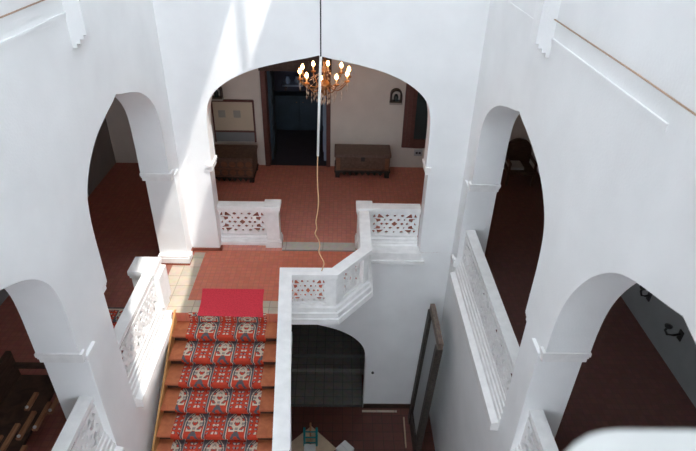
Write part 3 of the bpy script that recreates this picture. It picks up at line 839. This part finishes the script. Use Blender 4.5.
o = MB().tube([(2.03, -1.2, ZG + .015), (2.06, -.32, ZG + .015)], .018, 8).build('wooden_stick', 'cardboard')
tag(o, 'thin pale stick on the ground floor at the foot of the dark frame', 'stick')

o = MB().lathe([(0, 0), (.02, 0), (.035, .03), (.03, .05), (0, .06)], (0, 0, 0), 12)
o.v = [(1.22 + a, -c, -3.62 + b_) for a, b_, c in o.v]
tag(o.build('wall_peg', 'iron'), 'small dark round peg on the wall beside the ground arch', 'peg')

def carton(label, cx, cy, s, h, rot, mat='cardboard', z=ZG, nm='carton'):
    t = thing(nm, label, 'box', (cx, cy, z), 'boxes on the ground floor')
    R4 = Matrix.Translation((cx, cy, z)) @ Matrix.Rotation(rot, 4, 'Z')
    MB().box(-s, s, -s, s, 0, h, 0, R4).build('body', mat, t, bevel=.006)
    MB().box(-s, -.006, -s, s, h, h + .012, 0, R4).box(.006, s, -s, s, h, h + .012, 0, R4).build('flap', mat, t)
    return t
carton('pale grey box beside the tan table on the ground floor', .55, -1.43, .155, .3, PI / 4, 'whitebox')
TZ = ZG + .501
t = thing('low_table', 'square tan table turned corner-on, on the ground floor beside the stair', 'table', (-.26, -1.56, ZG))
R4 = Matrix.Translation((-.26, -1.56, ZG)) @ Matrix.Rotation(PI / 4, 4, 'Z')
MB().box(-.425, .425, -.425, .425, .455, .5, 0, R4).build('tabletop', 'cardboard', t, bevel=.006)
for sx in (-1, 1):
    for sy in (-1, 1):
        MB().box(sx * .37 - .03, sx * .37 + .03, sy * .37 - .03, sy * .37 + .03, 0, .455, 0, R4).build('leg', 'brownwood', t)
MB().box(-.38, .38, -.385, -.365, .38, .455, 0, R4).box(-.38, .38, .365, .385, .38, .455, 0, R4).box(-.385, -.365, -.365, .365, .38, .455, 0, R4).box(.365, .385, -.365, .365, .38, .455, 0, R4).build('apron', 'brownwood', t)
t = thing('teal_stand', 'small teal stand with two posts and rungs on the tan table', 'stand', (-.25, -1.45, TZ))
for xx in (-.39, -.11):
    MB().tube([(xx, -1.50, TZ), (xx, -1.40, TZ + .5)], .028, 10).build('post', 'teal', t)
for k in range(3):
    q = (k + .5) / 3.2; yy = -1.50 + .10 * q
    MB().tube([(-.39, yy, TZ + .5 * q), (-.11, yy, TZ + .5 * q)], .016, 8).build('rung', 'teal', t)
MB().tube([(-.25, -1.47, TZ), (-.25, -1.36, TZ + .62)], .022, 8).build('centre_bar', 'slat', t)
carton('small white box on the tan table in front of the teal stand', -.26, -1.66, .13, .08, 0, 'whitebox', TZ)

# ------------------------------------------------------------------ upper part of the side walls
for sx, w in ((-1, wall_left), (1, wall_right)):
    dz = .17 if sx < 0 else 0
    for yc in (-2.9, -6.25):
        x0 = sx * (XW + .01)
        def bx(mb, d, ya, yb, za, zb):
            a, b_ = sorted((x0, sx * (XW - d))); mb.box(a, b_, ya, yb, za, zb)
        q = MB(); bx(q, .05, yc - .12, yc + .12, 4.92, 4.97); bx(q, .10, yc - .12, yc + .12, 4.97, 5.02); bx(q, .15, yc - .12, yc + .12, 5.02, 5.07); bx(q, .19, yc - .12, yc + .12, 5.07, ZR - .05)
        struct(q.build('corbel_pier', 'plaster', w))
    q = MB(); a, b_ = sorted((sx * (XW + .01), sx * (XW - .018)))
    q.box(a, b_, -5.6, -3.02, 5.115 + dz, 5.14 + dz); a, b_ = sorted((sx * (XW + .01), sx * (XW - .009))); q.box(a, b_, -5.6, -3.02, 5.07 + dz, 5.115 + dz)
    q.box(a, b_, -2.78, -.9, 5.15 + dz, 5.19 + dz)
    struct(q.build('ledge', 'plaster', w))
    o = MB().tube([(sx * (XW - .03), -8.6, 5.42 + dz), (sx * (XW - .025), -6.4, 5.31 + dz), (sx * (XW - .025), -5.0, 5.33 + dz), (sx * (XW - .03), -3.02, 5.34 + dz)], .008, 6).build('wall_wire', 'wire')
    tag(o, 'thin brown wire running along the top of the %s wall' % ('left' if sx < 0 else 'right'), 'wire', 'wires on the side walls')

# ------------------------------------------------------------------ camera, sun, sky
cam = bpy.data.cameras.new('camera'); co = bpy.data.objects.new('camera', cam); COL.objects.link(co)
pitch, yaw, roll = .5665, .0215, .0255
f = Vector((math.sin(yaw) * math.cos(pitch), math.cos(yaw) * math.cos(pitch), -math.sin(pitch)))
r = f.cross(Vector((0, 0, 1))).normalized(); u = r.cross(f)
r2 = r * math.cos(roll) + u * math.sin(roll); u2 = r2.cross(f)
mt = Matrix((r2, u2, -f)).transposed().to_4x4(); mt.translation = Vector((.3179, -9.3188, 6.5849))
co.matrix_world = mt
cam.sensor_width = 36; cam.lens = 540.1 / 696 * 36; cam.clip_start = .02
cam.dof.use_dof = True; cam.dof.focus_distance = 9.0; cam.dof.aperture_fstop = 1.8
scn.camera = co

sl = bpy.data.lights.new('sun', 'SUN'); so = bpy.data.objects.new('sun', sl); COL.objects.link(so)
d = Vector((-.42, .30, -1)).normalized()
so.rotation_euler = d.to_track_quat('-Z', 'Y').to_euler(); so.location = (3, -3, 14)
sl.energy = 4.0; sl.angle = math.radians(.4); sl.color = (1, .97, .92)
w = bpy.data.worlds.new('sky'); scn.world = w; w.use_nodes = True
bg = w.node_tree.nodes['Background']; bg.inputs['Color'].default_value = (.82, .90, 1.0, 1); bg.inputs['Strength'].default_value = 6.0

scn.cycles.diffuse_bounces = 10; scn.cycles.max_bounces = 14
scn.view_settings.view_transform = 'Standard'; scn.view_settings.look = 'None'; scn.view_settings.gamma = 1
scn.view_settings.use_curve_mapping = False
scn.view_settings.exposure = .22
